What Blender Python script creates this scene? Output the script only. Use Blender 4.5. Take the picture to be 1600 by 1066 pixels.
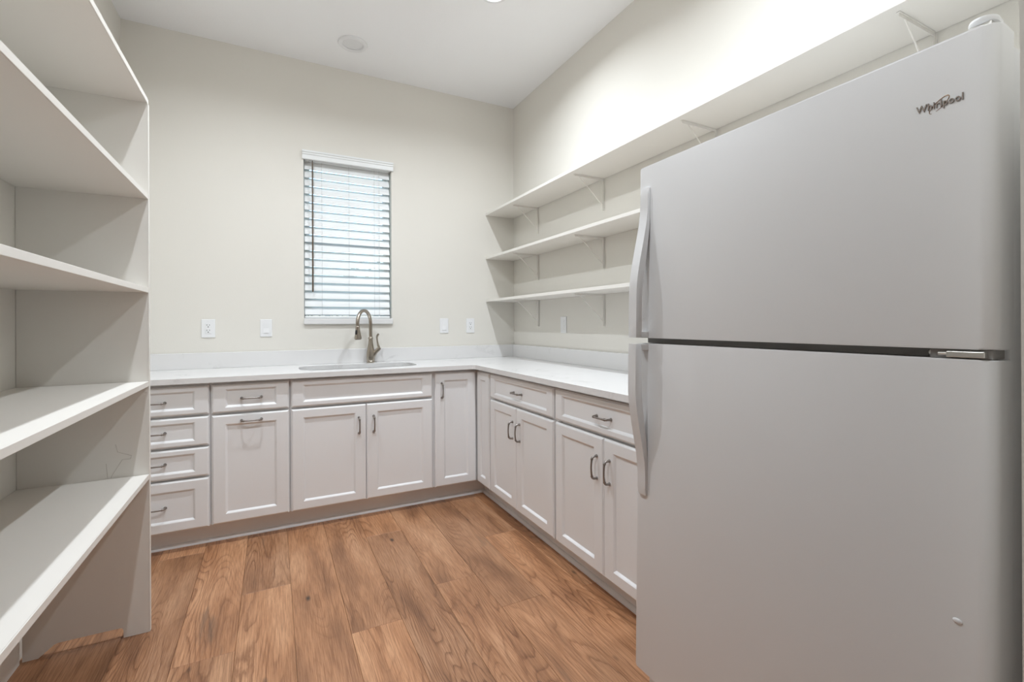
import bpy, bmesh, math, random
from mathutils import Vector, Matrix

# ------------------------------------------------------------------ scene, camera, light
scene = bpy.context.scene
for o in list(bpy.data.objects):
    bpy.data.objects.remove(o, do_unlink=True)
COL = scene.collection
PI = math.pi

# world axes: the far right room corner is the origin; back wall y = 0, right wall x = 0,
# the room lies in x < 0, y < 0
ROOM_W, ROOM_H = 2.658, 3.043
FRONT_Y = -3.325                      # inner face of the wall with the doorway
HALL_Y = -5.3

CAM = Vector((-1.849, -3.579, 1.195))
YAW, ROLL, FPX, CY = 0.4726, -0.0044, 731.57, 505.75
cam_data = bpy.data.cameras.new('camera')
cam = bpy.data.objects.new('camera', cam_data)
COL.objects.link(cam)
fw = Vector((math.sin(YAW), math.cos(YAW), 0))
rt = Vector((math.cos(YAW), -math.sin(YAW), 0))
up = Vector((0, 0, 1))
r2 = rt * math.cos(ROLL) + up * math.sin(ROLL)
u2 = up * math.cos(ROLL) - rt * math.sin(ROLL)
M = Matrix.Identity(4)
for i in range(3):
    M[i][0], M[i][1], M[i][2], M[i][3] = r2[i], u2[i], -fw[i], CAM[i]
cam.matrix_world = M
cam_data.sensor_width = 36.0
cam_data.lens = FPX * 36.0 / 1600.0
cam_data.shift_y = -(533.0 - CY) / 1600.0
cam_data.clip_start = 0.02
scene.camera = cam

scene.view_settings.view_transform = 'Standard'
scene.view_settings.look = 'None'
scene.view_settings.gamma = 1.0
scene.view_settings.use_curve_mapping = False
scene.view_settings.exposure = 0.34

CAN_SPREAD = 154.0
CAN_WATTS = 12.0                      # each recessed ceiling lamp
CAN_COLOR = (0.865, 0.928, 1.0)

world = bpy.data.worlds.new('sky')
scene.world = world
world.use_nodes = True
wn = world.node_tree
sky = wn.nodes.new('ShaderNodeTexSky')
sky.sky_type = 'NISHITA'
sky.sun_disc = False
sky.sun_elevation = math.radians(52)
sky.sun_rotation = math.radians(200)
wn.links.new(sky.outputs['Color'], wn.nodes['Background'].inputs['Color'])
wn.nodes['Background'].inputs['Strength'].default_value = 0.72

# ------------------------------------------------------------------ materials
MATS = {}
def new_mat(name):
    m = bpy.data.materials.new(name)
    m.use_nodes = True
    return m, m.node_tree, m.node_tree.nodes['Principled BSDF']

def nd(nt, kind, **kw):
    n = nt.nodes.new(kind)
    for k, v in kw.items():
        if k.startswith('i_'):
            n.inputs[k[2:].replace('_', ' ')].default_value = v
        else:
            setattr(n, k, v)
    return n

def plain(name, col, rough=0.5, metal=0.0, bump=0.0, bscale=300.0, var=0.03, spec=0.5, coat=0.0):
    """painted / plain surface with faint procedural mottling and relief"""
    m, nt, b = new_mat(name)
    tc = nd(nt, 'ShaderNodeTexCoord')
    nz = nd(nt, 'ShaderNodeTexNoise', i_Scale=3.0, i_Detail=3.0)
    nt.links.new(tc.outputs['Object'], nz.inputs['Vector'])
    mx = nd(nt, 'ShaderNodeMix', data_type='RGBA')
    mx.inputs['A'].default_value = tuple(c * (1 - var) for c in col) + (1,)
    mx.inputs['B'].default_value = tuple(min(1, c * (1 + var)) for c in col) + (1,)
    nt.links.new(nz.outputs['Fac'], mx.inputs['Factor'])
    nt.links.new(mx.outputs['Result'], b.inputs['Base Color'])
    b.inputs['Roughness'].default_value = rough
    b.inputs['Metallic'].default_value = metal
    b.inputs['Specular IOR Level'].default_value = spec
    b.inputs['Coat Weight'].default_value = coat
    if bump > 0:
        n2 = nd(nt, 'ShaderNodeTexNoise', i_Scale=bscale, i_Detail=2.0)
        nt.links.new(tc.outputs['Object'], n2.inputs['Vector'])
        bp = nd(nt, 'ShaderNodeBump', i_Strength=bump, i_Distance=0.002)
        nt.links.new(n2.outputs['Fac'], bp.inputs['Height'])
        nt.links.new(bp.outputs['Normal'], b.inputs['Normal'])
    MATS[name] = m
    return m

plain('wall_paint', (0.785, 0.757, 0.695), 0.85, bump=0.12, bscale=140, var=0.012, spec=0.25)
plain('ceiling_paint', (0.91, 0.91, 0.91), 0.9, bump=0.18, bscale=90, var=0.012, spec=0.2)
plain('shelf_paint', (0.83, 0.80, 0.745), 0.5, bump=0.02, bscale=200, var=0.015)
plain('edge_white', (0.83, 0.80, 0.745), 0.45, var=0.01)
plain('wall_shelf_white', (0.83, 0.80, 0.745), 0.5, var=0.012)
plain('bracket_white', (0.83, 0.80, 0.745), 0.4, var=0.01)
plain('cabinet_white', (0.87, 0.87, 0.87), 0.38, var=0.012)
plain('cabinet_inside', (0.48, 0.46, 0.43), 0.6)
plain('trim_white', (0.78, 0.775, 0.765), 0.4, var=0.012)
plain('toe_white', (0.87, 0.87, 0.87), 0.45, var=0.02)
plain('blind_white', (0.84, 0.855, 0.85), 0.4, var=0.008)
plain('vinyl_white', (0.82, 0.82, 0.82), 0.35, var=0.005)
plain('plate_white', (0.86, 0.86, 0.86), 0.3, var=0.005)
plain('slot_dark', (0.06, 0.055, 0.05), 0.6)
plain('wand_brown', (0.115, 0.085, 0.06), 0.45)
plain('cord_grey', (0.55, 0.56, 0.55), 0.8)
plain('fridge_white', (0.74, 0.735, 0.73), 0.42, bump=0.035, bscale=420, var=0.006)
plain('fridge_handle', (0.74, 0.735, 0.73), 0.30, var=0.005)
plain('gasket', (0.30, 0.285, 0.27), 0.6)
plain('hinge_steel', (0.62, 0.61, 0.58), 0.35, metal=0.85)
plain('hinge_dark', (0.05, 0.045, 0.04), 0.5)
plain('badge_chrome', (0.20, 0.17, 0.155), 0.25, metal=0.9)
plain('badge_gold', (0.50, 0.32, 0.20), 0.25, metal=0.9)
plain('nickel', (0.40, 0.355, 0.30), 0.30, metal=1.0, bump=0.02, bscale=600)
plain('pull_pewter', (0.30, 0.275, 0.255), 0.33, metal=1.0)
plain('black_rubber', (0.012, 0.012, 0.012), 0.5)
plain('stainless', (0.62, 0.62, 0.61), 0.28, metal=1.0, bump=0.02, bscale=500)
plain('hall_paint', (0.82, 0.81, 0.79), 0.85, bump=0.2, bscale=120, spec=0.2)
plain('scuff', (0.50, 0.46, 0.40), 0.8)
plain('soil', (0.05, 0.09, 0.025), 0.95, bump=0.5, bscale=40, var=0.3)
plain('bark', (0.09, 0.06, 0.04), 0.9, bump=0.5, bscale=60, var=0.2)
plain('leaf_green', (0.07, 0.15, 0.045), 0.5, var=0.35)
plain('core_board', (0.40, 0.33, 0.24), 0.9)

def emit_mat(name, col, strength):
    m, nt, b = new_mat(name)
    b.inputs['Base Color'].default_value = (0.9, 0.9, 0.88, 1)
    b.inputs['Emission Color'].default_value = col + (1,)
    b.inputs['Emission Strength'].default_value = strength
    MATS[name] = m
emit_mat('lamp_lens_on', CAN_COLOR, 14.0)
plain('lamp_lens_off', (0.78, 0.78, 0.78), 0.4, var=0.005)

def quartz():
    m, nt, b = new_mat('quartz')
    tc = nd(nt, 'ShaderNodeTexCoord')
    n1 = nd(nt, 'ShaderNodeTexNoise', i_Scale=2.2, i_Detail=6.0, i_Roughness=0.62, i_Distortion=0.9)
    nt.links.new(tc.outputs['Object'], n1.inputs['Vector'])
    r1 = nd(nt, 'ShaderNodeValToRGB')
    e = r1.color_ramp.elements
    e[0].position, e[0].color = 0.475, (0, 0, 0, 1)
    e[1].position, e[1].color = 0.50, (1, 1, 1, 1)
    e2 = e.new(0.525); e2.color = (0, 0, 0, 1)
    nt.links.new(n1.outputs['Fac'], r1.inputs['Fac'])
    n2 = nd(nt, 'ShaderNodeTexNoise', i_Scale=3.3, i_Detail=2.0)
    nt.links.new(tc.outputs['Object'], n2.inputs['Vector'])
    r2_ = nd(nt, 'ShaderNodeValToRGB')
    r2_.color_ramp.elements[0].position = 0.52
    r2_.color_ramp.elements[1].position = 0.72
    nt.links.new(n2.outputs['Fac'], r2_.inputs['Fac'])
    mul = nd(nt, 'ShaderNodeMath', operation='MULTIPLY')
    nt.links.new(r1.outputs['Color'], mul.inputs[0]); nt.links.new(r2_.outputs['Color'], mul.inputs[1])
    mx = nd(nt, 'ShaderNodeMix', data_type='RGBA')
    mx.inputs['A'].default_value = (0.79, 0.78, 0.77, 1)
    mx.inputs['B'].default_value = (0.62, 0.61, 0.60, 1)
    nt.links.new(mul.outputs[0], mx.inputs['Factor'])
    nt.links.new(mx.outputs['Result'], b.inputs['Base Color'])
    b.inputs['Roughness'].default_value = 0.22
    MATS['quartz'] = m
quartz()

def glass():
    m, nt, b = new_mat('window_glass')
    nt.nodes.remove(b)
    out = nt.nodes['Material Output']
    fr = nd(nt, 'ShaderNodeFresnel', i_IOR=1.45)
    tr = nd(nt, 'ShaderNodeBsdfTransparent'); tr.inputs['Color'].default_value = (0.93, 0.97, 0.95, 1)
    gl = nd(nt, 'ShaderNodeBsdfGlossy', i_Roughness=0.0)
    mx = nd(nt, 'ShaderNodeMixShader')
    nt.links.new(fr.outputs[0], mx.inputs[0]); nt.links.new(tr.outputs[0], mx.inputs[1]); nt.links.new(gl.outputs[0], mx.inputs[2])
    nt.links.new(mx.outputs[0], out.inputs['Surface'])
    MATS['window_glass'] = m
glass()

def oak():
    """oak-look vinyl plank: contour-line cathedral grain, fibres, tonal drift, knots; varied per plank"""
    m, nt, b = new_mat('oak_plank')
    L = nt.links.new
    tc = nd(nt, 'ShaderNodeTexCoord'); oi = nd(nt, 'ShaderNodeObjectInfo')
    seed = nd(nt, 'ShaderNodeMath', operation='MULTIPLY'); seed.inputs[1].default_value = 61.0
    L(oi.outputs['Random'], seed.inputs[0])
    sep = nd(nt, 'ShaderNodeSeparateXYZ'); L(tc.outputs['Object'], sep.inputs[0])
    def vec(sx, sy, zoff):
        a = nd(nt, 'ShaderNodeMath', operation='MULTIPLY'); a.inputs[1].default_value = sx; L(sep.outputs['X'], a.inputs[0])
        c = nd(nt, 'ShaderNodeMath', operation='MULTIPLY'); c.inputs[1].default_value = sy; L(sep.outputs['Y'], c.inputs[0])
        d = nd(nt, 'ShaderNodeMath', operation='ADD'); d.inputs[1].default_value = zoff; L(seed.outputs[0], d.inputs[0])
        v = nd(nt, 'ShaderNodeCombineXYZ'); L(a.outputs[0], v.inputs[0]); L(c.outputs[0], v.inputs[1]); L(d.outputs[0], v.inputs[2])
        return v.outputs[0]
    def ramp(src, stops):
        r = nd(nt, 'ShaderNodeValToRGB'); el = r.color_ramp.elements
        while len(el) < len(stops): el.new(0.5)
        for k, (p, c) in enumerate(stops):
            el[k].position = p; el[k].color = c if len(c) == 4 else tuple(c) + (1,)
        L(src, r.inputs['Fac']); return r.outputs['Color']
    def mixc(f, a, b_, mode='MIX'):
        x = nd(nt, 'ShaderNodeMix', data_type='RGBA', blend_type=mode)
        if isinstance(f, float): x.inputs['Factor'].default_value = f
        else: L(f, x.inputs['Factor'])
        for s, nm in ((a, 'A'), (b_, 'B')):
            if isinstance(s, tuple): x.inputs[nm].default_value = s
            else: L(s, x.inputs[nm])
        return x.outputs['Result']
    # ring contours
    n1 = nd(nt, 'ShaderNodeTexNoise', i_Scale=1.0, i_Detail=1.0, i_Roughness=0.4, i_Distortion=0.35); L(vec(6.5, 0.85, 0.0), n1.inputs['Vector'])
    mu = nd(nt, 'ShaderNodeMath', operation='MULTIPLY'); mu.inputs[1].default_value = 26.0; L(n1.outputs['Fac'], mu.inputs[0])
    wob = nd(nt, 'ShaderNodeTexNoise', i_Scale=1.0, i_Detail=3.0); L(vec(60, 14, 3.0), wob.inputs['Vector'])
    ad = nd(nt, 'ShaderNodeMath', operation='MULTIPLY_ADD'); ad.inputs[1].default_value = 0.55; L(wob.outputs['Fac'], ad.inputs[0]); L(mu.outputs[0], ad.inputs[2])
    frc = nd(nt, 'ShaderNodeMath', operation='FRACT'); L(ad.outputs[0], frc.inputs[0])
    rings = ramp(frc.outputs[0], [(0.0, (0.05,) * 3), (0.22, (0.75,) * 3), (0.50, (1,) * 3), (0.90, (0.85,) * 3), (1.0, (0.05,) * 3)])
    # fibres
    n2 = nd(nt, 'ShaderNodeTexNoise', i_Scale=1.0, i_Detail=4.0, i_Roughness=0.65); L(vec(330, 9, 9.0), n2.inputs['Vector'])
    fib = ramp(n2.outputs['Fac'], [(0.38, (0.0,) * 3), (0.60, (1,) * 3)])
    # broad tone
    n3 = nd(nt, 'ShaderNodeTexNoise', i_Scale=1.0, i_Detail=2.0); L(vec(9, 1.6, 17.0), n3.inputs['Vector'])
    tone = ramp(n3.outputs['Fac'], [(0.30, (0.33, 0.163, 0.083)), (0.48, (0.52, 0.268, 0.138)), (0.70, (0.66, 0.375, 0.212))])
    pl = ramp(oi.outputs['Random'], [(0.0, (0.80, 0.80, 0.81)), (0.35, (1.02, 0.99, 0.96)), (0.65, (0.94, 0.95, 0.97)), (1.0, (1.12, 1.09, 1.05))])
    base = mixc(1.0, tone, pl, 'MULTIPLY')
    dark = mixc(1.0, base, (0.54, 0.47, 0.42, 1), 'MULTIPLY')
    n5 = nd(nt, 'ShaderNodeTexNoise', i_Scale=1.0, i_Detail=1.0); L(vec(5.0, 1.1, 53.0), n5.inputs['Vector'])
    msk = ramp(n5.outputs['Fac'], [(0.36, (0.15,) * 3), (0.60, (1,) * 3)])
    c1 = mixc(msk, base, mixc(rings, dark, base))
    c2 = mixc(fib, mixc(1.0, c1, (0.66, 0.60, 0.55, 1), 'MULTIPLY'), c1)
    # dark mineral streaks and knots
    n4 = nd(nt, 'ShaderNodeTexNoise', i_Scale=1.0, i_Detail=3.0); L(vec(22, 2.6, 29.0), n4.inputs['Vector'])
    stk = ramp(n4.outputs['Fac'], [(0.66, (0, 0, 0)), (0.80, (0.6,) * 3)])
    c3 = mixc(stk, c2, (0.16, 0.105, 0.07, 1))
    vo = nd(nt, 'ShaderNodeTexVoronoi', i_Scale=1.0, i_Randomness=1.0); L(vec(6.0, 2.6, 41.0), vo.inputs['Vector'])
    kn = ramp(vo.outputs['Distance'], [(0.02, (1, 1, 1)), (0.075, (0, 0, 0))])
    c4 = mixc(kn, c3, (0.075, 0.045, 0.03, 1))
    L(c4, b.inputs['Base Color'])
    rr = nd(nt, 'ShaderNodeMapRange'); rr.inputs['To Min'].default_value = 0.46; rr.inputs['To Max'].default_value = 0.34
    L(n2.outputs['Fac'], rr.inputs['Value']); L(rr.outputs[0], b.inputs['Roughness'])
    bp = nd(nt, 'ShaderNodeBump', i_Strength=0.12, i_Distance=0.001)
    L(n2.outputs['Fac'], bp.inputs['Height']); L(bp.outputs['Normal'], b.inputs['Normal'])
    MATS['oak_plank'] = m
oak()

# ------------------------------------------------------------------ mesh helpers
def obj(name, bm, mat, parent=None, smooth=False, loc=None, rot=None):
    me = bpy.data.meshes.new(name)
    bmesh.ops.recalc_face_normals(bm, faces=bm.faces)
    if smooth:
        for f in bm.faces: f.smooth = True
    bm.to_mesh(me); bm.free()
    if smooth:
        try: me.set_sharp_from_angle(angle=math.radians(38))
        except Exception: pass
    o = bpy.data.objects.new(name, me)
    me.materials.append(MATS[mat])
    COL.objects.link(o)
    if parent: o.parent = parent
    if loc: o.location = loc
    if rot: o.rotation_euler = rot
    return o

def tag(o, label, cat, group=None):
    o['label'] = label; o['category'] = cat
    if group: o['group'] = group
    return o

def thing(name, label, cat, loc=(0, 0, 0), rot=(0, 0, 0), group=None):
    o = bpy.data.objects.new(name, None)
    o.empty_display_size = 0.05
    COL.objects.link(o); o.location = loc; o.rotation_euler = rot
    return tag(o, label, cat, group)

def struct(name, bm, mat, parent=None):
    o = obj(name, bm, mat, parent)
    if not parent: o['kind'] = 'structure'
    return o

def box(x0, x1, y0, y1, z0, z1, bev=0.0, seg=2, bm=None):
    """axis box, optionally bevelled; appended to bm when given"""
    b = bmesh.new()
    vs = [b.verts.new(p) for p in ((x0, y0, z0), (x1, y0, z0), (x1, y1, z0), (x0, y1, z0), (x0, y0, z1), (x1, y0, z1), (x1, y1, z1), (x0, y1, z1))]
    for f in ((0, 3, 2, 1), (4, 5, 6, 7), (0, 1, 5, 4), (1, 2, 6, 5), (2, 3, 7, 6), (3, 0, 4, 7)):
        b.faces.new([vs[i] for i in f])
    if bev > 0:
        bmesh.ops.bevel(b, geom=list(b.edges), offset=bev, segments=seg, affect='EDGES', profile=0.5)
    return merge(bm, b)

def merge(bm, b):
    if bm is None: return b
    me = bpy.data.meshes.new('tmp'); b.to_mesh(me); b.free(); bm.from_mesh(me); bpy.data.meshes.remove(me)
    return bm

def prism(pts, axis, a, c, bev=0.0, bm=None):
    """polygon pts (2D) extruded along axis from a to c"""
    b = bmesh.new()
    def P(p, t):
        return {'x': (t, p[0], p[1]), 'y': (p[0], t, p[1]), 'z': (p[0], p[1], t)}[axis]
    lo = [b.verts.new(P(p, a)) for p in pts]; hi = [b.verts.new(P(p, c)) for p in pts]
    n = len(pts)
    f1 = b.faces.new(lo); f2 = b.faces.new(hi)
    for i in range(n): b.faces.new((lo[i], lo[(i + 1) % n], hi[(i + 1) % n], hi[i]))
    if bev > 0:
        es = list(set(list(f1.edges) + list(f2.edges)))
        bmesh.ops.bevel(b, geom=es, offset=bev, segments=2, affect='EDGES', profile=0.5)
    return merge(bm, b)

def tube(path, radii, seg=12, bm=None, caps=True, squash=None):
    """round tube along a list of points; radii scalar or list; squash=(vector, factor) flattens the section"""
    b = bmesh.new()
    path = [Vector(p) for p in path]
    n = len(path)
    if not isinstance(radii, (list, tuple)): radii = [radii] * n
    t0 = (path[1] - path[0]).normalized()
    ref = Vector((0, 0, 1)) if abs(t0.z) < 0.9 else Vector((1, 0, 0))
    nrm = t0.cross(ref).normalized()
    rings = []
    for i, p in enumerate(path):
        if i == 0: t = t0
        elif i == n - 1: t = (path[-1] - path[-2]).normalized()
        else: t = (path[i + 1] - path[i - 1]).normalized()
        nrm = (nrm - t * nrm.dot(t)).normalized()
        bi = t.cross(nrm)
        ring = []
        for k in range(seg):
            a = 2 * PI * k / seg
            off = (nrm * math.cos(a) + bi * math.sin(a)) * radii[i]
            if squash:
                ax, fac = squash
                off = off + ax * (off.dot(ax) * (fac - 1))
            ring.append(b.verts.new(p + off))
        rings.append(ring)
    for i in range(n - 1):
        for k in range(seg):
            b.faces.new((rings[i][k], rings[i][(k + 1) % seg], rings[i + 1][(k + 1) % seg], rings[i + 1][k]))
    if caps:
        b.faces.new(rings[0][::-1]); b.faces.new(rings[-1])
    return merge(bm, b)

def lathe(prof, center=(0, 0, 0), seg=32, bm=None, cap=True):
    """profile list of (r, z) turned about the vertical through center"""
    b = bmesh.new(); cx, cy, cz = center
    rings = []
    for r, z in prof:
        rings.append([b.verts.new((cx + r * math.cos(2 * PI * k / seg), cy + r * math.sin(2 * PI * k / seg), cz + z)) for k in range(seg)])
    for i in range(len(rings) - 1):
        for k in range(seg):
            b.faces.new((rings[i][k], rings[i][(k + 1) % seg], rings[i + 1][(k + 1) % seg], rings[i + 1][k]))
    if cap:
        b.faces.new(rings[0][::-1]); b.faces.new(rings[-1])
    return merge(bm, b)

def rrect(x0, x1, y0, y1, r, seg=8):
    pts = []
    for cx, cy, a0 in ((x1 - r, y0 + r, -90), (x1 - r, y1 - r, 0), (x0 + r, y1 - r, 90), (x0 + r, y0 + r, 180)):
        for k in range(seg + 1):
            a = math.radians(a0 + 90 * k / seg)
            pts.append((cx + r * math.cos(a), cy + r * math.sin(a)))
    return pts

# ------------------------------------------------------------------ the room
W, H = ROOM_W, ROOM_H
T = 0.14
# window opening in the back wall
WX0, WX1, WZ0, WZ1 = -1.652, -1.042, 1.198, 2.398
bm = box(-W - T, WX0, 0, T, -0.05, H)
box(WX1, T, 0, T, -0.05, H, bm=bm)
box(WX0, WX1, 0, T, -0.05, WZ0, bm=bm)
box(WX0, WX1, 0, T, WZ1, H, bm=bm)
struct('wall_back', bm, 'wall_paint')
struct('wall_right', box(0, T, FRONT_Y - T, 0, -0.05, H), 'wall_paint')
struct('wall_left', box(-W - T, -W, FRONT_Y - T, 0, -0.05, H), 'wall_paint')
DOOR_X0, DOOR_X1, DOOR_Z = -2.26, -0.935, 2.44
bm = box(-W, DOOR_X0, FRONT_Y - 0.12, FRONT_Y, -0.008, H)
box(DOOR_X1, 0, FRONT_Y - 0.12, FRONT_Y, -0.008, H, bm=bm)
box(DOOR_X0, DOOR_X1, FRONT_Y - 0.12, FRONT_Y, DOOR_Z, H, bm=bm)
struct('wall_front', bm, 'wall_paint')
struct('ceiling', box(-W - 0.6, 0.6, HALL_Y - T, T, H, H + 0.1), 'ceiling_paint')
# hall beyond the doorway, behind the camera
struct('wall_hall_back', box(-W - 0.6, 0.6, HALL_Y - T, HALL_Y, -0.05, H), 'hall_paint')
struct('wall_hall_left', box(-W - 0.6, -W - 0.46, HALL_Y, FRONT_Y - 0.12, -0.05, H), 'hall_paint')
struct('wall_hall_right', box(0.46, 0.6, HALL_Y, FRONT_Y - 0.12, -0.05, H), 'hall_paint')
bm = box(-W - 0.46, -W - T, FRONT_Y - 0.12, FRONT_Y, -0.05, H)
box(T, 0.46, FRONT_Y - 0.12, FRONT_Y, -0.05, H, bm=bm)
struct('wall_hall_front', bm, 'hall_paint')

floor = struct('floor', box(-W - 0.6, 0.6, HALL_Y - T, T, -0.06, -0.008), 'core_board')
# planks run towards the back wall, 196 mm wide, staggered joints
PITCH, PLEN = 0.1965, 1.52
joints = {0: -1.17, 1: -1.80, 2: -1.508, 3: -0.87, 4: -1.685, 5: -2.02, 6: -1.19, 7: -1.588, 8: -0.65, -1: -1.83, -2: -0.9, -3: -1.4, 9: -1.3, 10: -0.4}
random.seed(4)
for k in range(-5, 14):
    xl, xr = -0.60 - PITCH * (k + 1), -0.60 - PITCH * k
    lo_x, hi_x = -W - 0.46, 0.46
    j = joints.get(k, -random.uniform(0.2, 1.6))
    while j < 0: j += PLEN
    while j > HALL_Y:
        y1, y0 = j, j - PLEN
        j -= PLEN
        x0, x1 = max(xl, lo_x), min(xr, hi_x)
        if x1 - x0 < 0.01: continue
        for seg_ in (0, 1):                   # clip to the room or to the hall
            if seg_ == 0:
                a, c = max(x0, -W), min(x1, 0.0); ya, yc = max(y0, FRONT_Y - 0.12), min(y1, 0.0)
            else:
                a, c = x0, x1; ya, yc = max(y0, HALL_Y), min(y1, FRONT_Y - 0.12)
            if c - a < 0.01 or yc - ya < 0.01: continue
            xm = (a + c) / 2
            p = obj('plank', box(a - xm + 0.0004, c - xm - 0.0004, 0.0004, yc - ya - 0.0004, 0, 0.008, 0.0011, 1), 'oak_plank', floor)
            p.location = (xm, ya, -0.008)
# left wall skirting under the shelves
struct('baseboard_left', box(-W, -W + 0.012, FRONT_Y, -1.32, 0.0, 0.10, 0.003), 'shelf_paint')

# ------------------------------------------------------------------ window, sill, blind
win = bpy.data.objects.new('window_1', None); COL.objects.link(win); win['kind'] = 'structure'
def wpart(name, bm, mat): return obj(name, bm, mat, win)
FY0, FY1 = 0.085, 0.135
bm = box(WX0, WX0 + 0.020, FY0, FY1, 1.238, WZ1, 0.003)
box(WX1 - 0.020, WX1, FY0, FY1, 1.238, WZ1, 0.003, bm=bm)
box(WX0 + 0.020, WX1 - 0.020, FY0, FY1, WZ1 - 0.020, WZ1, 0.003, bm=bm)
box(WX0 + 0.020, WX1 - 0.020, FY0, FY1, 1.238, 1.258, 0.003, bm=bm)
wpart('window_frame', bm, 'vinyl_white')
MZ = 1.795
def sash(z0, z1, y0, y1):
    a, c = WX0 + 0.021, WX1 - 0.021
    bm = box(a, a + 0.024, y0, y1, z0, z1, 0.003)
    box(c - 0.024, c, y0, y1, z0, z1, 0.003, bm=bm)
    box(a + 0.024, c - 0.024, y0, y1, z1 - 0.034, z1, 0.003, bm=bm)
    box(a + 0.024, c - 0.024, y0, y1, z0, z0 + 0.034, 0.003, bm=bm)
    s = wpart('sash', bm, 'vinyl_white')
    ym = (y0 + y1) / 2
    obj('pane', box(a + 0.024, c - 0.024, ym - 0.002, ym + 0.002, z0 + 0.034, z1 - 0.034), 'window_glass', s)
sash(1.259, MZ + 0.018, 0.088, 0.108)
sash(MZ - 0.018, WZ1 - 0.021, 0.110, 0.130)
wpart('window_sill', box(WX0 - 0.003, WX1 + 0.003, -0.022, 0.084, 1.196, 1.238, 0.004), 'trim_white')

blind = thing('window_blind', 'white slatted window blind with valance, nearly closed, above the sink', 'window blind', ((WX0 + WX1) / 2, 0.045, 1.24))
bx, bz = (WX0 + WX1) / 2, 1.24
def bpart(name, bm, mat, **k):
    bm.transform(Matrix.Translation((-bx, -0.045, -bz)))
    return obj(name, bm, mat, blind, **k)
# valance with a small crown profile and returns
vp = [(-0.012, 2.352), (-0.016, 2.356), (-0.016, 2.383), (-0.021, 2.388), (-0.021, 2.396), (-0.027, 2.402), (-0.027, 2.412), (-0.002, 2.412), (-0.002, 2.352)]
bpart('valance', prism(vp, 'x', WX0 - 0.010, WX1 + 0.010), 'blind_white')
bpart('head_rail', box(WX0 + 0.008, WX1 - 0.008, 0.012, 0.066, 2.352, 2.395, 0.002), 'blind_white')
NS, Z0S, PS = 19, 2.326, 0.0572
tilt = math.radians(66)
slat_me = None
for i in range(NS):
    zc = Z0S - PS * i - 0.003
    if slat_me is None:
        b = bmesh.new()
        hw, th = 0.0315, 0.0014
        prof = []
        for k in range(7):
            t = -1 + 2 * k / 6
            prof.append((t * hw, 0.0028 * (1 - t * t)))
        pts = [(y, z + th) for y, z in prof] + [(y, z - th) for y, z in reversed(prof)]
        b = prism(pts, 'x', WX0 + 0.006 - bx, WX1 - 0.010 - bx)
        o = obj('slat', b, 'blind_white', blind); slat_me = o.data
    else:
        o = bpy.data.objects.new('slat', slat_me); COL.objects.link(o); o.parent = blind
    o.location = (0, 0, zc - bz)
    o.rotation_euler = (tilt + (math.radians(-4) if i == 9 else math.radians(random.uniform(-1.0, 1.0))), 0, 0)
bpart('bottom_rail', box(WX0 + 0.006, WX1 - 0.010, 0.022, 0.068, 1.2405, 1.256, 0.003), 'blind_white')
for xx in (-1.532, -1.347, -1.165):
    bpart('ladder_cord', tube([(xx, 0.0255, 2.352), (xx, 0.0255, 1.257)], 0.0009, 6), 'cord_grey')
bpart('lift_cord', tube([(-1.130, 0.024, 2.352), (-1.130, 0.024, 1.257)], 0.0011, 6), 'cord_grey')
bpart('tilt_wand', tube([(-1.594, 0.004, 2.352), (-1.594, 0.006, 2.33), (-1.595, 0.008, 1.43), (-1.595, 0.008, 1.425)], [0.003, 0.0052, 0.0058, 0.004], 10), 'wand_brown', smooth=True)

# ------------------------------------------------------------------ cabinets
DF = 0.603          # front plane of doors, distance from wall
DT = 0.020          # door thickness
CARC = 0.582
CZ0, CZ1 = 0.115, 0.8855

def panel_front(w, h, stile=0.060, rail=0.050, bev=0.011, dep=0.009):
    """five-piece cabinet front, origin at its lower left back edge, faces -y, profiled edges"""
    b = bmesh.new(); t = DT
    def ring(i, y):
        return [b.verts.new(p) for p in ((i[0], y, i[1]), (w - i[0], y, i[1]), (w - i[0], y, h - i[1]), (i[0], y, h - i[1]))]
    rs = [ring((0, 0), 0), ring((0, 0), -t + 0.007), ring((0.0035, 0.0035), -t + 0.0045), ring((0.006, 0.006), -t + 0.001), ring((0.009, 0.009), -t), ring((stile, rail), -t),
          ring((stile + bev * 0.45, rail + bev * 0.45), -t + dep * 0.35), ring((stile + bev, rail + bev), -t + dep)]
    for a, c in zip(rs[:-1], rs[1:]):
        for k in range(4): b.faces.new((a[k], a[(k + 1) % 4], c[(k + 1) % 4], c[k]))
    b.faces.new(rs[-1]); b.faces.new(rs[0][::-1])
    return b

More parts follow.
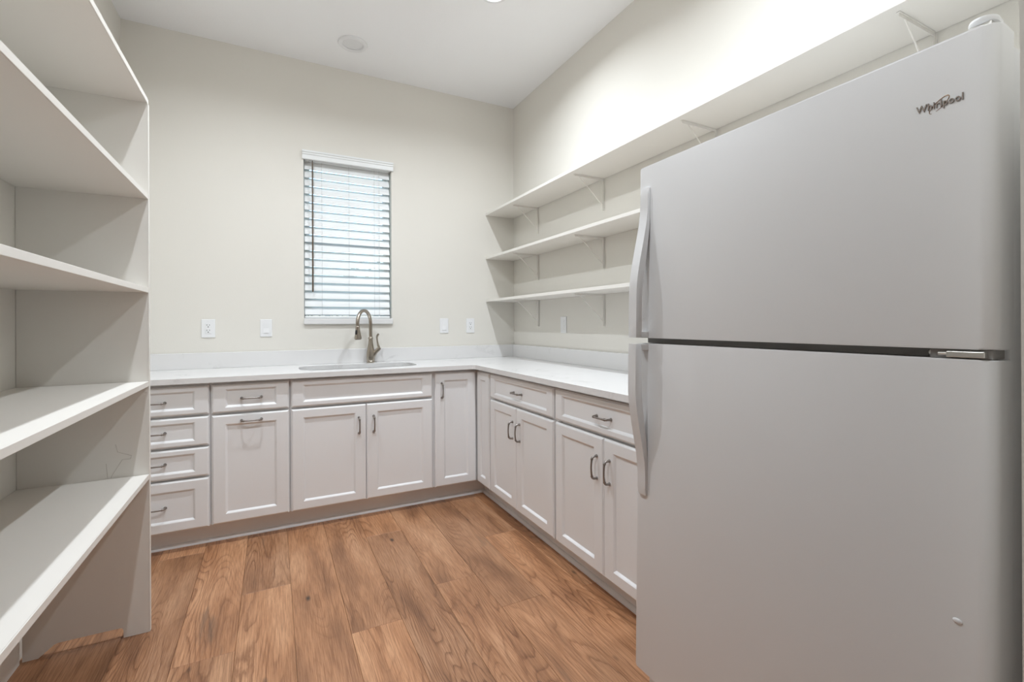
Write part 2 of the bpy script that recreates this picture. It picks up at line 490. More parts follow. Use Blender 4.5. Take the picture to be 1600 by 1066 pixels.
PULL = None
def pull(parent, loc, vertical=False):
    """arched pewter bar pull, 112 mm; local x along its length, stands out to -y"""
    global PULL
    if PULL is None:
        hl = 0.048
        path = [(-hl, 0, 0), (-hl, -0.010, 0), (-hl + 0.001, -0.019, 0), (-hl + 0.006, -0.025, 0), (-hl + 0.014, -0.0275, 0)]
        path += [(-hl + 0.014 + (2 * hl - 0.028) * k / 6, -0.0275 - 0.003 * math.sin(PI * k / 6), 0) for k in range(1, 6)]
        path += [(-p[0], p[1], p[2]) for p in path[4::-1]]
        rad = [0.0058, 0.0052, 0.0050, 0.0050, 0.0046] + [0.0042, 0.0040, 0.0039, 0.0040, 0.0042] + [0.0046, 0.0050, 0.0050, 0.0052, 0.0058]
        b = tube(path, rad, 10)
        for s in (-1, 1):
            c = lathe([(0.0075, 0.0), (0.0075, 0.002), (0.0060, 0.004)], seg=14)
            c.transform(Matrix.Translation((s * hl, 0, 0)) @ Matrix.Rotation(PI / 2, 4, 'X'))
            merge(b, c)
            d = tube([(s * (hl - 0.013), -0.0265, 0), (s * (hl - 0.008), -0.0262, 0)], 0.0062, 10)
            merge(b, d)
        o = obj('handle', b, 'pull_pewter', parent, smooth=True); PULL = o.data
    else:
        o = bpy.data.objects.new('handle', PULL); COL.objects.link(o); o.parent = parent
    o.location = loc
    if vertical: o.rotation_euler = (0, PI / 2, 0)
    return o

def cabinet(name, label, width, loc, rz, fronts, group, hollow=True):
    """base cabinet: local x along the run, front faces -y; fronts: (kind, x0, x1, z0, z1, pulls)"""
    t = thing(name, label, 'cabinet', loc, (0, 0, rz), group)
    w, g = width, 0.0008
    b = box(g, 0.018, -CARC, -0.003, CZ0, CZ1)
    box(w - 0.018, w - g, -CARC, -0.003, CZ0, CZ1, bm=b)
    box(0.018, w - 0.018, -CARC + 0.02, -0.003, CZ0, CZ0 + 0.018, bm=b)
    box(0.018, w - 0.018, -0.009, -0.003, CZ0 + 0.018, CZ1, bm=b)
    # face frame
    box(0.018, w - 0.018, -CARC, -CARC + 0.02, CZ1 - 0.035, CZ1, bm=b)
    box(0.018, w - 0.018, -CARC, -CARC + 0.02, CZ0, CZ0 + 0.03, bm=b)
    box(0.018, 0.038, -CARC, -CARC + 0.02, CZ0 + 0.03, CZ1 - 0.035, bm=b)
    box(w - 0.038, w - 0.018, -CARC, -CARC + 0.02, CZ0 + 0.03, CZ1 - 0.035, bm=b)
    if not hollow or True:
        box(0.038, w - 0.038, -CARC + 0.004, -CARC + 0.018, CZ0 + 0.03, CZ1 - 0.035, bm=b)
    obj('body', b, 'cabinet_white', t)
    for kind, x0, x1, z0, z1, pulls in fronts:
        st, rl = (0.062, 0.050) if kind == 'door' else (0.062, 0.027)
        if kind == 'drawer' and z1 - z0 > 0.2: rl = 0.050
        if kind == 'slim': st, rl = 0.050, 0.050
        nm = {'door': 'door', 'slim': 'door', 'drawer': 'drawer_front', 'false': 'false_front'}[kind]
        f = obj(nm, panel_front(x1 - x0, z1 - z0, st, rl), 'cabinet_white', t, loc=(x0, -(DF - DT), z0))
        for px, pz, vert in pulls:
            rec = 0.009 if (st < px - x0 < x1 - x0 - st and rl < pz - z0 < z1 - z0 - rl) else 0.0
            pull(f, (px - x0, -DT + rec, pz - z0), vert)
    return t

GB, GR = 'base cabinets along the window wall', 'base cabinets along the bracket shelf wall'
A = -2.648
def rel(lst, a): return [(k, x0 - a, x1 - a, z0, z1, [(p[0] - a, p[1], p[2]) for p in pl]) for k, x0, x1, z0, z1, pl in lst]
cabinet('drawer_cabinet', 'white four-drawer base cabinet beside the tall open shelving unit', 0.498, (A, 0, 0), 0,
        rel([('drawer', -2.637, -2.156, 0.719, 0.871, [(-2.397, 0.790, False)]),
             ('drawer', -2.637, -2.156, 0.554, 0.706, [(-2.397, 0.632, False)]),
             ('drawer', -2.637, -2.156, 0.390, 0.542, [(-2.397, 0.470, False)]),
             ('drawer', -2.637, -2.156, 0.113, 0.378, [(-2.397, 0.245, False)])], A), GB)
cabinet('pull_out_cabinet', 'white base cabinet with one drawer over a door, both with horizontal pulls', 0.388, (-2.150, 0, 0), 0,
        rel([('drawer', -2.143, -1.768, 0.717, 0.871, [(-1.955, 0.790, False)]),
             ('door', -2.143, -1.768, 0.116, 0.704, [(-1.955, 0.668, False)])], -2.150), GB)
cabinet('sink_cabinet', 'wide white sink base cabinet with plain false front above two doors', 0.854, (-1.762, 0, 0), 0,
        rel([('false', -1.755, -0.917, 0.717, 0.871, []),
             ('door', -1.755, -1.3385, 0.116, 0.704, [(-1.381, 0.577, True)]),
             ('door', -1.3355, -0.917, 0.116, 0.704, [(-1.293, 0.579, True)])], -1.762), GB)
# corner cabinet, L-shaped, a folding pair of doors
cc = thing('corner_cabinet', 'white corner base cabinet with two narrow full-height doors meeting at a right angle', 'cabinet', (-0.0, 0, 0), (0, 0, 0), 'corner base cabinet')
L = [(-0.907, -0.003), (-0.907, -CARC), (-CARC, -CARC), (-CARC, -0.814), (-0.003, -0.814), (-0.003, -0.003)]
obj('body', prism(L, 'z', CZ0, CZ1), 'cabinet_white', cc)
d1 = obj('door', panel_front(0.292, 0.755, 0.060, 0.052), 'cabinet_white', cc, loc=(-0.898, -(DF - DT), 0.116))
pull(d1, (0.045, -DT, 0.753 - 0.116), True)
obj('door', panel_front(0.199, 0.755, 0.058, 0.052), 'cabinet_white', cc, loc=(-(DF - DT), -0.606, 0.116), rot=(0, 0, -PI / 2))
def right_cab(label, y0, wd, ds, sp):
    # local x runs towards the camera (-y world)
    c = cabinet('base_cabinet', label, wd, (0, y0, 0), -PI / 2,
        [('drawer', 0.010, wd - 0.006, 0.719, 0.871, [(ds, 0.792, False)]),
         ('door', 0.010, sp - 0.0015, 0.116, 0.706, [(sp - 0.043, 0.573, True)]),
         ('door', sp + 0.0015, wd - 0.006, 0.116, 0.706, [(sp + 0.043, 0.573, True)])], GR)
    return c
right_cab('white base cabinet with drawer and two doors, next to the corner cabinet', -0.815, 0.778, 0.380, 0.374)
right_cab('white base cabinet with drawer and two doors, next to the refrigerator', -1.594, 0.786, 0.386, 0.391)

# toe kicks with quarter-round shoe
bm = box(-W + 0.004, -0.500, -0.512, -0.500, 0.0, CZ0 - 0.001)
sh = [(-0.512, 0.0), (-0.530, 0.0), (-0.529, 0.007), (-0.5245, 0.013), (-0.519, 0.017), (-0.512, 0.018)]
struct('trim_1', bm, 'toe_white')
o = struct('trim_2', prism(sh, 'x', -W + 0.004, -0.5125), 'toe_white')
struct('trim_3', box(-0.512, -0.500, -2.380, -0.5125, 0.0, CZ0 - 0.001), 'toe_white')
struct('trim_4', prism(sh, 'y', -2.380, -0.531), 'toe_white')

# ------------------------------------------------------------------ countertop, splash, sink, faucet
CTD, CTZ0, CTZ1 = 0.628, 0.8865, 0.915
SX0, SX1, SY0, SY1 = -1.702, -0.962, -0.487, -0.150
def countertop():
    b = bmesh.new()
    R = 0.03
    outer = [(-W + 0.003, -0.003), (-W + 0.003, -CTD)]
    for k in range(7):   # rounded inside corner
        a = math.radians(90 - 90 * k / 6)
        outer.append((-CTD - R + R * math.cos(a), -CTD - R + R * math.sin(a)))
    outer += [(-CTD, -2.388), (-0.003, -2.388), (-0.003, -0.003)]
    hole = rrect(SX0, SX1, SY0, SY1, 0.11, 8)
    def loop(pts, z): return [b.verts.new((x, y, z)) for x, y in pts]
    tops = []
    e = 0.003
    for z, inset in ((CTZ1, True), (CTZ0, False)):
        lo = loop(outer, z); lh = loop(hole, z)
        es = [b.edges.new((l[i], l[(i + 1) % len(l)])) for l in (lo, lh) for i in range(len(l))]
        bmesh.ops.triangle_fill(b, use_beauty=True, edges=es)
        tops.append((lo, lh))
    for a, c in zip(tops[0], tops[1]):
        n = len(a)
        for i in range(n): b.faces.new((a[i], a[(i + 1) % n], c[(i + 1) % n], c[i]))
    es = [ed for ed in b.edges if len(ed.link_faces) == 2 and ed.calc_face_angle(0) > 1.2 and abs(ed.verts[0].co.z - ed.verts[1].co.z) < 1e-5 and ed.verts[0].co.z > 0.9]
    bmesh.ops.bevel(b, geom=es, offset=0.003, segments=2, affect='EDGES', profile=0.5)
    return b
tag(obj('countertop', countertop(), 'quartz'), 'white quartz L-shaped countertop with sink cutout on the base cabinets', 'countertop')
tag(obj('backsplash', box(-W + 0.003, -0.003, -0.022, -0.002, CTZ1, 1.017, 0.002), 'quartz'), 'low white quartz backsplash strip below the window wall outlets', 'backsplash', 'quartz backsplash strips')
tag(obj('backsplash', box(-0.022, -0.002, -2.388, -0.023, CTZ1, 1.017, 0.002), 'quartz'), 'low white quartz backsplash strip under the bracketed shelves', 'backsplash', 'quartz backsplash strips')

sink = thing('sink', 'stainless steel undermount kitchen sink with rounded corners below the faucet', 'sink', ((SX0 + SX1) / 2, (SY0 + SY1) / 2, 0.70))
def bowl(x0, x1, y0, y1, depth):
    b = bmesh.new(); loops = []
    for inset, z, r in ((-0.016, CTZ0 - 0.0006, 0.122), (-0.003, CTZ0 - 0.0006, 0.112), (0.002, CTZ0 - 0.004, 0.11), (0.008, CTZ0 - depth + 0.04, 0.10), (0.018, CTZ0 - depth + 0.012, 0.09), (0.045, CTZ0 - depth, 0.07)):
        loops.append([b.verts.new((x, y, z)) for x, y in rrect(x0 + inset, x1 - inset, y0 + inset, y1 - inset, r, 8)])
    n = len(loops[0])
    for a, c in zip(loops[:-1], loops[1:]):
        for i in range(n): b.faces.new((a[i], a[(i + 1) % n], c[(i + 1) % n], c[i]))
    b.faces.new(loops[-1])
    b.transform(Matrix.Translation((-sink.location.x, -sink.location.y, -sink.location.z)))
    return b
so = obj('basin', bowl(SX0, SX1, SY0, SY1, 0.19), 'stainless', sink, smooth=True)
sm = so.modifiers.new('thickness', 'SOLIDIFY'); sm.thickness = 0.0015
b = prism([(-0.012, 0.699), (-0.004, 0.800), (0.0, 0.806), (0.004, 0.800), (0.012, 0.699)], 'y', SY0 + 0.012, SY1 - 0.012)
b.transform(Matrix.Translation((0.06, -sink.location.y, -sink.location.z)))
obj('divider', b, 'stainless', sink, smooth=True)
for dx in (-0.16, 0.22):
    b = lathe([(0.043, 0.0), (0.043, 0.003), (0.034, 0.003), (0.030, 0.0015)], (dx, 0, -0.0025), 24)
    obj('drain', b, 'stainless', sink, smooth=True)

FX, FYY = -1.213, -0.068
fau = thing('faucet', 'brushed nickel gooseneck pull-down faucet with side lever behind the sink', 'faucet', (FX, FYY, CTZ1))
def fz(z): return z - CTZ1
obj('body', lathe([(0.0275, 0.0), (0.0285, 0.004), (0.0285, 0.010), (0.0265, 0.013), (0.0285, 0.022), (0.0305, 0.040), (0.0305, 0.055), (0.028, 0.080), (0.0225, 0.110), (0.0175, 0.138), (0.0150, 0.160), (0.0142, 0.172)], seg=32), 'nickel', fau, smooth=True)
obj('collar', lathe([(0.0140, 0.171), (0.0172, 0.172), (0.0180, 0.176), (0.0172, 0.180), (0.0152, 0.182), (0.0165, 0.185), (0.0150, 0.188), (0.0132, 0.189)], seg=28), 'nickel', fau, smooth=True)
sd = Vector((-0.62, -0.785, 0)).normalized()
RA = 0.092
path = [Vector((0, 0, 0.188)), Vector((0, 0, 0.22)), Vector((0, 0, 0.26)), Vector((0, 0, 0.285))]
for k in range(1, 15):
    a = PI - (PI * 1.06) * k / 14
    path.append(sd * (RA + RA * math.cos(a)) + Vector((0, 0, 0.285 + RA * math.sin(a))))
obj('spout', tube(path, 0.0122, 16), 'nickel', fau, smooth=True)
end = path[-1]; dirv = (path[-1] - path[-2]).normalized()
hp = [end, end + dirv * 0.004, end + dirv * 0.006, end + dirv * 0.030, end + dirv * 0.062, end + dirv * 0.082, end + dirv * 0.086, end + dirv * 0.092]
head = obj('spray_head', tube(hp, [0.0135, 0.0155, 0.0150, 0.0160, 0.0205, 0.0245, 0.0245, 0.0225], 24), 'nickel', fau, smooth=True)
b = lathe([(0.0, 0), (0.0195, 0.0), (0.0195, 0.002), (0.0, 0.002)], seg=20, cap=False)
q = Vector((0, 0, 1)).rotation_difference(dirv).to_matrix().to_4x4()
b.transform(Matrix.Translation(end + dirv * 0.0915) @ q)
obj('nozzle', b, 'black_rubber', head)
btn = Vector((-0.75, -0.66, 0)).normalized()
bp_ = [end + dirv * t + btn * r for t, r in ((0.026, 0.0125), (0.034, 0.0150), (0.050, 0.0170), (0.060, 0.0185))]
obj('spray_button', tube(bp_, [0.005, 0.0075, 0.0075, 0.005], 10), 'black_rubber', head, smooth=True)
hd = Vector((0.93, -0.37, 0)).normalized()
ap = [hd * 0.018 + Vector((0, 0, 0.050)), hd * 0.035 + Vector((0, 0, 0.075)), hd * 0.055 + Vector((0, 0, 0.097)), hd * 0.066 + Vector((0, 0, 0.108))]
obj('lever_arm', tube(ap, [0.016, 0.0145, 0.0150, 0.0120], 16), 'nickel', fau, smooth=True)
lp = [hd * 0.062 + Vector((0, 0, 0.106)), hd * 0.056 + Vector((0, 0, 0.120)), hd * 0.051 + Vector((0, 0, 0.136)), hd * 0.047 + Vector((0, 0, 0.160)), hd * 0.045 + Vector((0, 0, 0.182)), hd * 0.050 + Vector((0, 0, 0.200)), hd * 0.059 + Vector((0, 0, 0.209))]
obj('lever', tube(lp, [0.0080, 0.0085, 0.0065, 0.0055, 0.0065, 0.0080, 0.0070], 14), 'nickel', fau, smooth=True)

# ------------------------------------------------------------------ bracketed wall shelves on the right wall
SHD = 0.262
shelf_z = [2.097, 1.732, 1.377]          # undersides
shelf_end = [FRONT_Y + 0.003, -2.40, -2.40]
names = ['top', 'middle', 'lowest']
GS, GK = 'bracketed wall shelves', 'wire brackets of the wall shelves'
for z, ye, nm in zip(shelf_z, shelf_end, names):
    tag(obj('wall_shelf', box(-SHD, -0.002, ye, -0.002, z, z + 0.019, 0.0015), 'wall_shelf_white'),
        {'top': 'long white wall shelf running above the refrigerator, topmost of three on brackets',
         'middle': 'white wall shelf on brackets, middle of three above the countertop',
         'lowest': 'white wall shelf on brackets, lowest of three above the countertop'}[nm], 'shelf', GS)
def bracket(y, z, label):
    t = thing('shelf_bracket', label, 'bracket', (-0.002, y, z), (0, 0, 0), GK)
    # local: wall at x=0, shelf underside at z=0
    b = box(-0.0022, 0, -0.0055, 0.0055, -0.205, -0.001, 0.0006, 1)
    box(-0.012, -0.0022, -0.001, 0.001, -0.200, -0.003, bm=b)
    obj('wall_leg', b, 'bracket_white', t)
    b = box(-0.225, -0.0125, -0.0055, 0.0055, -0.0028, -0.0006, 0.0006, 1)
    box(-0.220, -0.0125, -0.001, 0.001, -0.012, -0.0028, bm=b)
    obj('shelf_leg', b, 'bracket_white', t)
    obj('brace', tube([(-0.014, 0, -0.165), (-0.186, 0, -0.0105)], 0.0028, 8), 'bracket_white', t, smooth=True)
    for p, ax in (((-0.0022, 0, -0.045), 'x'), ((-0.0022, 0, -0.105), 'x'), ((-0.0022, 0, -0.185), 'x')):
        s = lathe([(0.0038, 0.0), (0.0030, 0.0016), (0.001, 0.002)], seg=10)
        s.transform(Matrix.Translation((p[0], 0.0025, p[2])) @ Matrix.Rotation(-PI / 2, 4, 'Y'))
        obj('screw', s, 'hinge_steel', t)
ordn = ['first', 'second', 'third', 'fourth']
for i, (z, nm) in enumerate(zip(shelf_z, names)):
    for j, y in enumerate((-0.425, -1.235, -2.070, -2.880)):
        if i > 0 and j > 1: continue       # behind the refrigerator
        bracket(y, z, 'white metal bracket under the %s wall shelf, %s from the window wall' % (nm, ordn[j]))

# ------------------------------------------------------------------ tall open shelving unit on the left wall
PY = -1.308                    # near face of its far end panel
UX = -2.281                    # front of the shelves
unit = thing('shelving_unit', 'tall built-in open shelving unit of white boards along the side wall', 'shelving unit', (-W, PY, 0))
def upart(name, bm, mat, **k):
    bm.transform(Matrix.Translation((W, -PY, 0)))
    return obj(name, bm, mat, unit, **k)
UEND = FRONT_Y + 0.004
TOP = 2.080
prof = [(-W + 0.0135, 0.0), (-2.602, 0.0), (-2.560, 0.036), (-2.548, 0.040), (-2.372, 0.040), (-2.364, 0.036), (-2.361, 0.028), (-2.361, 0.0), (UX, 0.0), (UX, TOP), (-W + 0.001, TOP), (-W + 0.001, 0.102), (-W + 0.0135, 0.102)]
upart('side_panel', prism(prof, 'y', PY, PY + 0.019), 'shelf_paint')
prof2 = [(-W + 0.0135, 0.0), (UX, 0.0), (UX, TOP), (-W + 0.001, TOP), (-W + 0.001, 0.102), (-W + 0.0135, 0.102)]
upart('side_panel', prism(prof2, 'y', UEND, UEND + 0.019), 'shelf_paint')
upart('edge_strip', box(UX + 0.0002, UX + 0.0022, PY - 0.0005, PY + 0.0195, 0.0005, TOP - 0.0205), 'edge_white')
for zt in (2.080, 1.706, 1.341, 0.976, 0.614):
    e = TOP - 2.080
    s = upart('shelf', box(-W + 0.001, UX - 0.002 if zt < 2 else UX - 0.002, UEND + 0.0195, PY - 0.0005, zt - 0.019, zt), 'shelf_paint')
    ed = box(UX - 0.0018, UX + 0.0012, UEND + 0.0195, PY - 0.0005, zt - 0.0195, zt + 0.0003, 0.0008, 1)
    ed.transform(Matrix.Translation((W, -PY, 0)))
    obj('edge_strip', ed, 'edge_white', s)
    # cleat under the shelf against the wall
sc = []
def pan(u, v):   # point on the panel from measured millimetres
    return (u, PY - 0.0006, v)
for pl in ([(-2.382, 0.742), (-2.376, 0.712), (-2.334, 0.694), (-2.337, 0.682), (-2.362, 0.682), (-2.392, 0.628), (-2.396, 0.616)], [(-2.410, 0.672), (-2.406, 0.616)]):
    upart('scuff_mark', tube([pan(*p) for p in pl], 0.0006, 5), 'scuff')

# ------------------------------------------------------------------ outlets and switches
def plate_thing(name, label, cat, loc, rz, kind, w=0.072):
    t = thing(name, label, cat, loc, (0, 0, rz), 'outlet and switch plates')
    obj('wall_plate', box(-w / 2, w / 2, -0.006, -0.0005, -0.059, 0.059, 0.0025), 'plate_white', t)
    if kind == 'outlet':
        f = obj('receptacle', box(-0.0165, 0.0165, -0.0085, -0.0062, -0.0335, 0.0335, 0.001, 1), 'plate_white', t)
        for zc in (0.017, -0.017):
            b = box(-0.0085, -0.0060, -0.0092, -0.0086, zc + 0.001, zc + 0.010)
            box(0.0060, 0.0085, -0.0092, -0.0086, zc + 0.002, zc + 0.009, bm=b)
            c = lathe([(0.0032, 0.0), (0.0032, 0.0006)], seg=10)
            c.transform(Matrix.Translation((0, -0.0086, zc - 0.007)) @ Matrix.Rotation(PI / 2, 4, 'X'))
            merge(b, c)
            obj('socket', b, 'slot_dark', f)
    elif kind == 'switch':
        b = prism([(-0.0062, -0.0335), (-0.0105, -0.0335), (-0.0075, 0.0), (-0.0088, 0.0335), (-0.0062, 0.0335)], 'x', -0.0165, 0.0165)
        obj('rocker', b, 'plate_white', t)
    for zc in (0.048, -0.048):
        c = lathe([(0.003, 0.0), (0.0022, 0.001)], seg=10)
        c.transform(Matrix.Translation((0, -0.006, zc)) @ Matrix.Rotation(PI / 2, 4, 'X'))
        obj('screw', c, 'plate_white', t)
    return t
plate_thing('wall_outlet', 'white duplex wall outlet closest to the tall open shelving unit', 'outlet', (-2.218, 0, 1.172), 0, 'outlet', 0.076)
plate_thing('light_switch', 'white rocker light switch between an outlet and the window', 'light switch', (-1.888, 0, 1.172), 0, 'switch')
plate_thing('light_switch', 'white rocker light switch between the faucet and the room corner', 'light switch', (-0.630, 0, 1.180), 0, 'switch')
plate_thing('wall_outlet', 'white duplex wall outlet on the window wall near the room corner', 'outlet', (-0.405, 0, 1.180), 0, 'outlet')
plate_thing('light_switch', 'white narrow wall plate under the lowest bracketed shelf', 'wall plate', (0, -0.775, 1.184), -PI / 2, 'switch')

# ------------------------------------------------------------------ ceiling lamps
def can_light(x, y, label, on=True, watts=CAN_WATTS, r=0.085, where=''):
    t = thing('recessed_light', label, 'ceiling light', (x, y, H), group='round recessed ceiling lights')
    obj('trim_ring', lathe([(r * 0.70, -0.0050), (r * 0.74, -0.011), (r * 0.80, -0.013), (r * 0.96, -0.010), (r, -0.0050), (r, -0.0008), (r * 0.72, -0.0008)], seg=40, cap=False), 'vinyl_white', t, smooth=True)
    obj('lens_%s_offscreen' % where if on else 'lens', lathe([(r * 0.715, -0.0010), (r * 0.715, -0.0035), (r * 0.60, -0.0042), (0.001, -0.0046)], seg=40), 'lamp_lens_on' if on else 'lamp_lens_off', t, smooth=True)
    if on:
        ld = bpy.data.lights.new('lamp', 'AREA'); ld.shape = 'DISK'; ld.size = 0.06; ld.energy = watts; ld.color = CAN_COLOR; ld.spread = math.radians(CAN_SPREAD)
        lo = bpy.data.objects.new('lamp_%s_offscreen' % where, ld); COL.objects.link(lo); lo.parent = t; lo.location = (0, 0, -0.015)
can_light(-0.745, -1.215, 'lit round recessed ceiling light nearest the bracketed shelf corner', where='shelf_corner')
can_light(-1.97, -1.215, 'lit round recessed ceiling light above the floor by the shelving unit end panel', where='end_panel')
can_light(-0.745, -2.62, 'lit round recessed ceiling light above the front of the refrigerator', where='refrigerator')
can_light(-1.97, -2.62, 'lit round recessed ceiling light beside the long side of the shelving unit', where='shelving_side')
can_light(-1.372, -0.362, 'unlit white round recessed ceiling light above the sink and window', on=False, r=0.092)

# ------------------------------------------------------------------ refrigerator
LEAN = math.radians(1.08)
FRX, FYL, FYR = -0.8225, -2.419, -3.256      # front plane at floor level, far and near door edges
fr = thing('refrigerator', 'white top-freezer refrigerator with vertical curved handles beside the countertop', 'refrigerator', (FRX, (FYL + FYR) / 2, 0.0), (0, LEAN, 0))
fo = (FYL + FYR) / 2
def y(v): return v - fo
def fpart(name, bm, mat, parent=fr, **k): return obj(name, bm, mat, parent, **k)
DTH = 0.066
def door_slab(z0, z1):
    """door with softly rounded vertical edges and a small top/bottom radius; local x=0 is its front"""
    y0, y1 = y(FYR), y(FYL)
    pts = []
    rn, rf = 0.022, 0.010
    pts.append((DTH, y0 - 0.004)); 
    for k in range(7):
        a = PI * 0.5 * k / 6
        pts.append((rn - rn * math.sin(a), y0 - 0.004 + rn - rn * math.cos(a)))
    for k in range(6):
        a = PI * 0.5 * k / 5
        pts.append((rf - rf * math.cos(a), y1 - rf + rf * math.sin(a)))
    pts.append((DTH, y1))
    b = prism(pts, 'z', z0, z1, bev=0.004)
    return b
ZT, ZG1, ZG0, ZB = 1.692, 1.148, 1.131, 0.104
fd = fpart('freezer_door', door_slab(ZG1, ZT), 'fridge_white', smooth=True)
rd = fpart('refrigerator_door', door_slab(ZB, ZG0), 'fridge_white', smooth=True)
for z0, z1 in ((ZG1 + 0.012, ZT - 0.012), (ZB + 0.012, ZG0 - 0.012)):
    fpart('gasket', box(DTH, DTH + 0.012, y(FYR) + 0.012, y(FYL) - 0.010, z0, z1), 'gasket')
bodyb = box(DTH + 0.012, 0.755, y(FYR) + 0.002, y(FYL) - 0.003, 0.030, 1.676, 0.005)
fpart('body', bodyb, 'fridge_white', smooth=True)
fpart('divider_strip', box(DTH - 0.030, DTH + 0.0118, y(FYR) + 0.010, y(FYL) - 0.008, ZG0 + 0.001, ZG1 - 0.001), 'gasket')
g = box(0.055, 0.0775, y(FYR) + 0.010, y(FYL) - 0.008, 0.022, 0.094, 0.004)
gr = fpart('base_grille', g, 'fridge_white')
for k in range(5):
    obj('grille_slot', box(0.0540, 0.0552, y(FYR) + 0.08, y(FYL) - 0.08, 0.034 + 0.010 * k, 0.038 + 0.010 * k), 'fridge_white', gr)
for fxp, fyp in ((0.11, y(FYR) + 0.06), (0.11, y(FYL) - 0.06), (0.70, y(FYR) + 0.06), (0.70, y(FYL) - 0.06)):
    zb = fxp * math.tan(LEAN)
    fpart('foot', lathe([(0.016, zb + 0.0004), (0.018, zb + 0.004), (0.018, 0.020), (0.008, 0.022), (0.008, 0.032)], (fxp, fyp, 0), 14), 'black_rubber')

def fhandle(z_end, z_block, door):
    """curved strap handle: mounted flat at z_end, standing out and joined to the door by a block at z_block"""
    s = 1 if z_end > z_block else -1
    L_ = abs(z_end - z_block)
    yc0, yc1 = y(-2.470), y(-2.436)
    out, inn = [], []
    N = 22
    for k in range(N + 1):
        t = k / N                             # 0 at the mounted end
        z = z_end - s * L_ * t
        u = min(1.0, max(0.0, (t - 0.10) / 0.62))
        e = u * u * (3 - 2 * u)
        out.append((-0.010 - 0.043 * e, z))
        u2 = min(1.0, max(0.0, (t - 0.17) / 0.60))
        e2 = u2 * u2 * (3 - 2 * u2)
        inn.append((0.0 - 0.030 * e2 if t > 0.17 else 0.0, z))
    out[0] = (-0.007, out[0][1])
    pts = out + inn[::-1]
    b = prism(pts, 'y', yc0, yc1, bev=0.0035)
    h = obj('handle', b, 'fridge_handle', door, smooth=True)
    zb0, zb1 = sorted((z_block + s * 0.0004, z_block + s * 0.020))
    obj('handle_mount', box(-0.029, 0.002, yc0 + 0.002, yc1 - 0.002, zb0, zb1, 0.002), 'fridge_handle', h)
    return h
fhandle(1.622, ZG1 + 0.001, fd)
fhandle(0.656, ZG0 - 0.001, rd)

# centre hinge, top hinge cover, plug, lettering
hb = fpart('centre_hinge', box(-0.002, 0.050, y(-3.246), y(-3.196), ZG0 + 0.003, ZG1 - 0.004, 0.001, 1), 'hinge_steel')
obj('hinge_pin', tube([(0.006, y(-3.196), 1.1395), (0.006, y(-3.183), 1.1395)], 0.0032, 10), 'hinge_steel', hb)
obj('hinge_recess', box(0.010, 0.052, y(-3.252), y(-3.170), ZG0 + 0.001, ZG1 - 0.001), 'gasket', hb)
c = lathe([(0.0055, 0.0), (0.0045, 0.002), (0.001, 0.0028)], seg=12)
c.transform(Matrix.Translation((0.034, y(-3.163), 1.1395)) @ Matrix.Rotation(-PI / 2, 4, 'Y'))
obj('screw', c, 'hinge_steel', hb)
cap_pts = [(0.046 - 0.024 * math.sin(PI * k / 10), y(-3.229) - 0.020 * math.cos(PI * k / 10)) for k in range(11)] + [(0.066, y(-3.211)), (0.072, y(-3.229)), (0.066, y(-3.247))]
fpart('hinge_cover', prism(cap_pts, 'z', 1.7085, 1.7195, bev=0.004), 'fridge_handle', smooth=True)
fpart('hinge_arm', box(0.030, 0.100, y(-3.243), y(-3.213), 1.6765, 1.7082), 'hinge_steel')
b = bmesh.new(); bmesh.ops.create_uvsphere(b, u_segments=16, v_segments=8, radius=1.0)
b.transform(Matrix.Translation((-0.0006, y(-3.2125), 0.684)) @ Matrix.Diagonal((0.0028, 0.0068, 0.0046, 1)))
fpart('screw_plug', b, 'fridge_handle', rd, smooth=True)

def lettering(text, size, width):
    cu = bpy.data.curves.new('letters', 'FONT'); cu.body = text; cu.size = size; cu.extrude = 0.0008
    cu.offset = 0.00018; cu.space_character = 1.06; cu.resolution_u = 3; cu.align_x = 'LEFT'
    to = bpy.data.objects.new('letters_tmp', cu); COL.objects.link(to)
    dg = bpy.context.evaluated_depsgraph_get()
    me = bpy.data.meshes.new_from_object(to.evaluated_get(dg))
    bpy.data.objects.remove(to, do_unlink=True)
    b = bmesh.new(); b.from_mesh(me); bpy.data.meshes.remove(me)
    xs = [v.co.x for v in b.verts]
    s = width / (max(xs) - min(xs)); x0 = min(xs)
    for v in b.verts:
        v.co = Vector((-v.co.z, -(v.co.x - x0) * s, v.co.y * 1.0))
    return b
b = lettering('Whirlpool', 0.0180, 0.066)
b.transform(Matrix.Translation((-0.0010, y(-3.1515), 1.5765)))
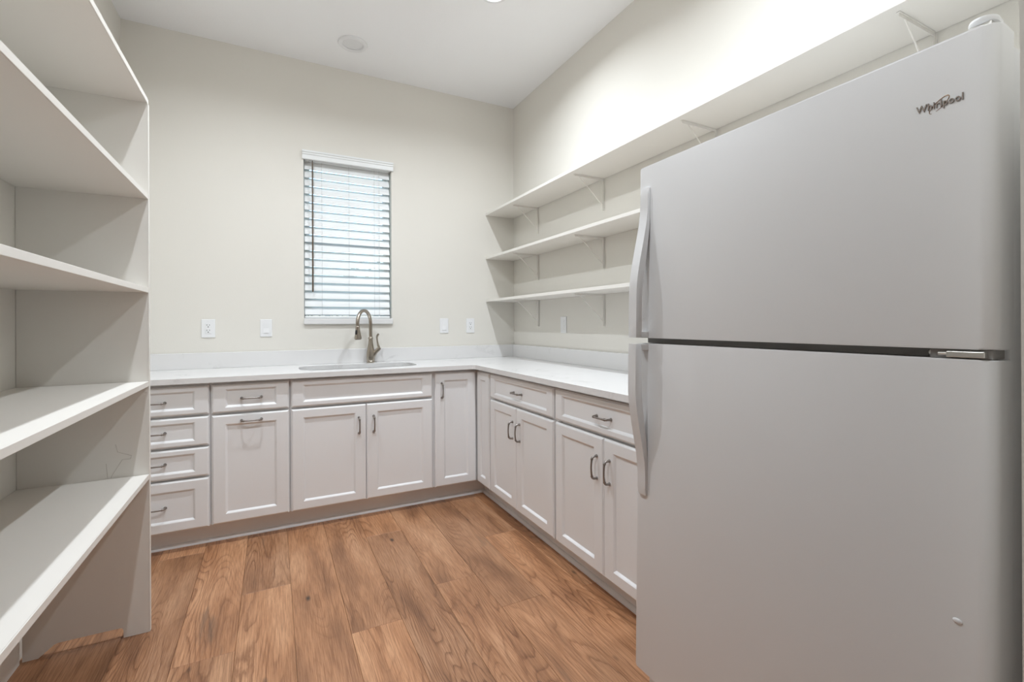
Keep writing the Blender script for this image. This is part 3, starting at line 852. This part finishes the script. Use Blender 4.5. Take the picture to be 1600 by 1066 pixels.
badge = fpart('badge', b, 'badge_chrome', fd)
sw = []
for k in range(27):                # swoosh ring around the middle of the word
    a = math.radians(205 - 330 * k / 26)
    rx, rz = 0.0175, 0.0062
    px_, pz_ = rx * math.cos(a), rz * math.sin(a)
    rot = math.radians(40)
    sw.append((-0.0004, y(-3.1845) - (px_ * math.cos(rot) - pz_ * math.sin(rot)), 1.5810 + px_ * math.sin(rot) + pz_ * math.cos(rot)))
obj('swoosh', tube(sw, [0.0003 + 0.00035 * math.sin(PI * k / 26) for k in range(27)], 6), 'badge_gold', badge, smooth=True)

# ------------------------------------------------------------------ outdoors, seen between the slats
g = struct('ground', box(-14, 12, T + 0.01, 22, -0.35, -0.25), 'soil')
rnd = random.Random(8)
hedge = thing('garden_hedge', 'green leafy garden hedge outside the window, seen between blind slats', 'hedge', (-0.6, 5.2, -0.25))
b = bmesh.new()
for k in range(3600):
    x = rnd.uniform(-3.6, 4.2); yy = rnd.gauss(0, 0.38)
    z = rnd.uniform(0.05, 1.0) ** 0.8 * (2.25 + 0.28 * math.sin(x * 2.1) + 0.2 * math.sin(x * 4.7 + 1))
    s = rnd.uniform(0.05, 0.10)
    rm = Matrix.Translation((x, yy, z)) @ Matrix.Rotation(rnd.uniform(0, 6.28), 4, 'Z') @ Matrix.Rotation(rnd.uniform(-1.2, 1.2), 4, 'X')
    vs = [b.verts.new(rm @ Vector(p)) for p in ((-s, 0, 0), (0, -s * 0.45, 0.01), (s, 0, 0), (0, s * 0.45, 0.01))]
    b.faces.new(vs)
me = bpy.data.meshes.new('foliage'); b.to_mesh(me); b.free(); me.materials.append(MATS['leaf_green'])
fo_ = bpy.data.objects.new('foliage', me); COL.objects.link(fo_); fo_.parent = hedge; fo_['kind'] = 'stuff'
for x in (-3.0, -1.8, -0.6, 0.6, 1.8, 3.0):
    obj('stem', tube([(x, 0, 0), (x + 0.05, 0.03, 0.7), (x - 0.04, -0.02, 1.6)], [0.05, 0.035, 0.012], 8), 'bark', hedge, smooth=True)
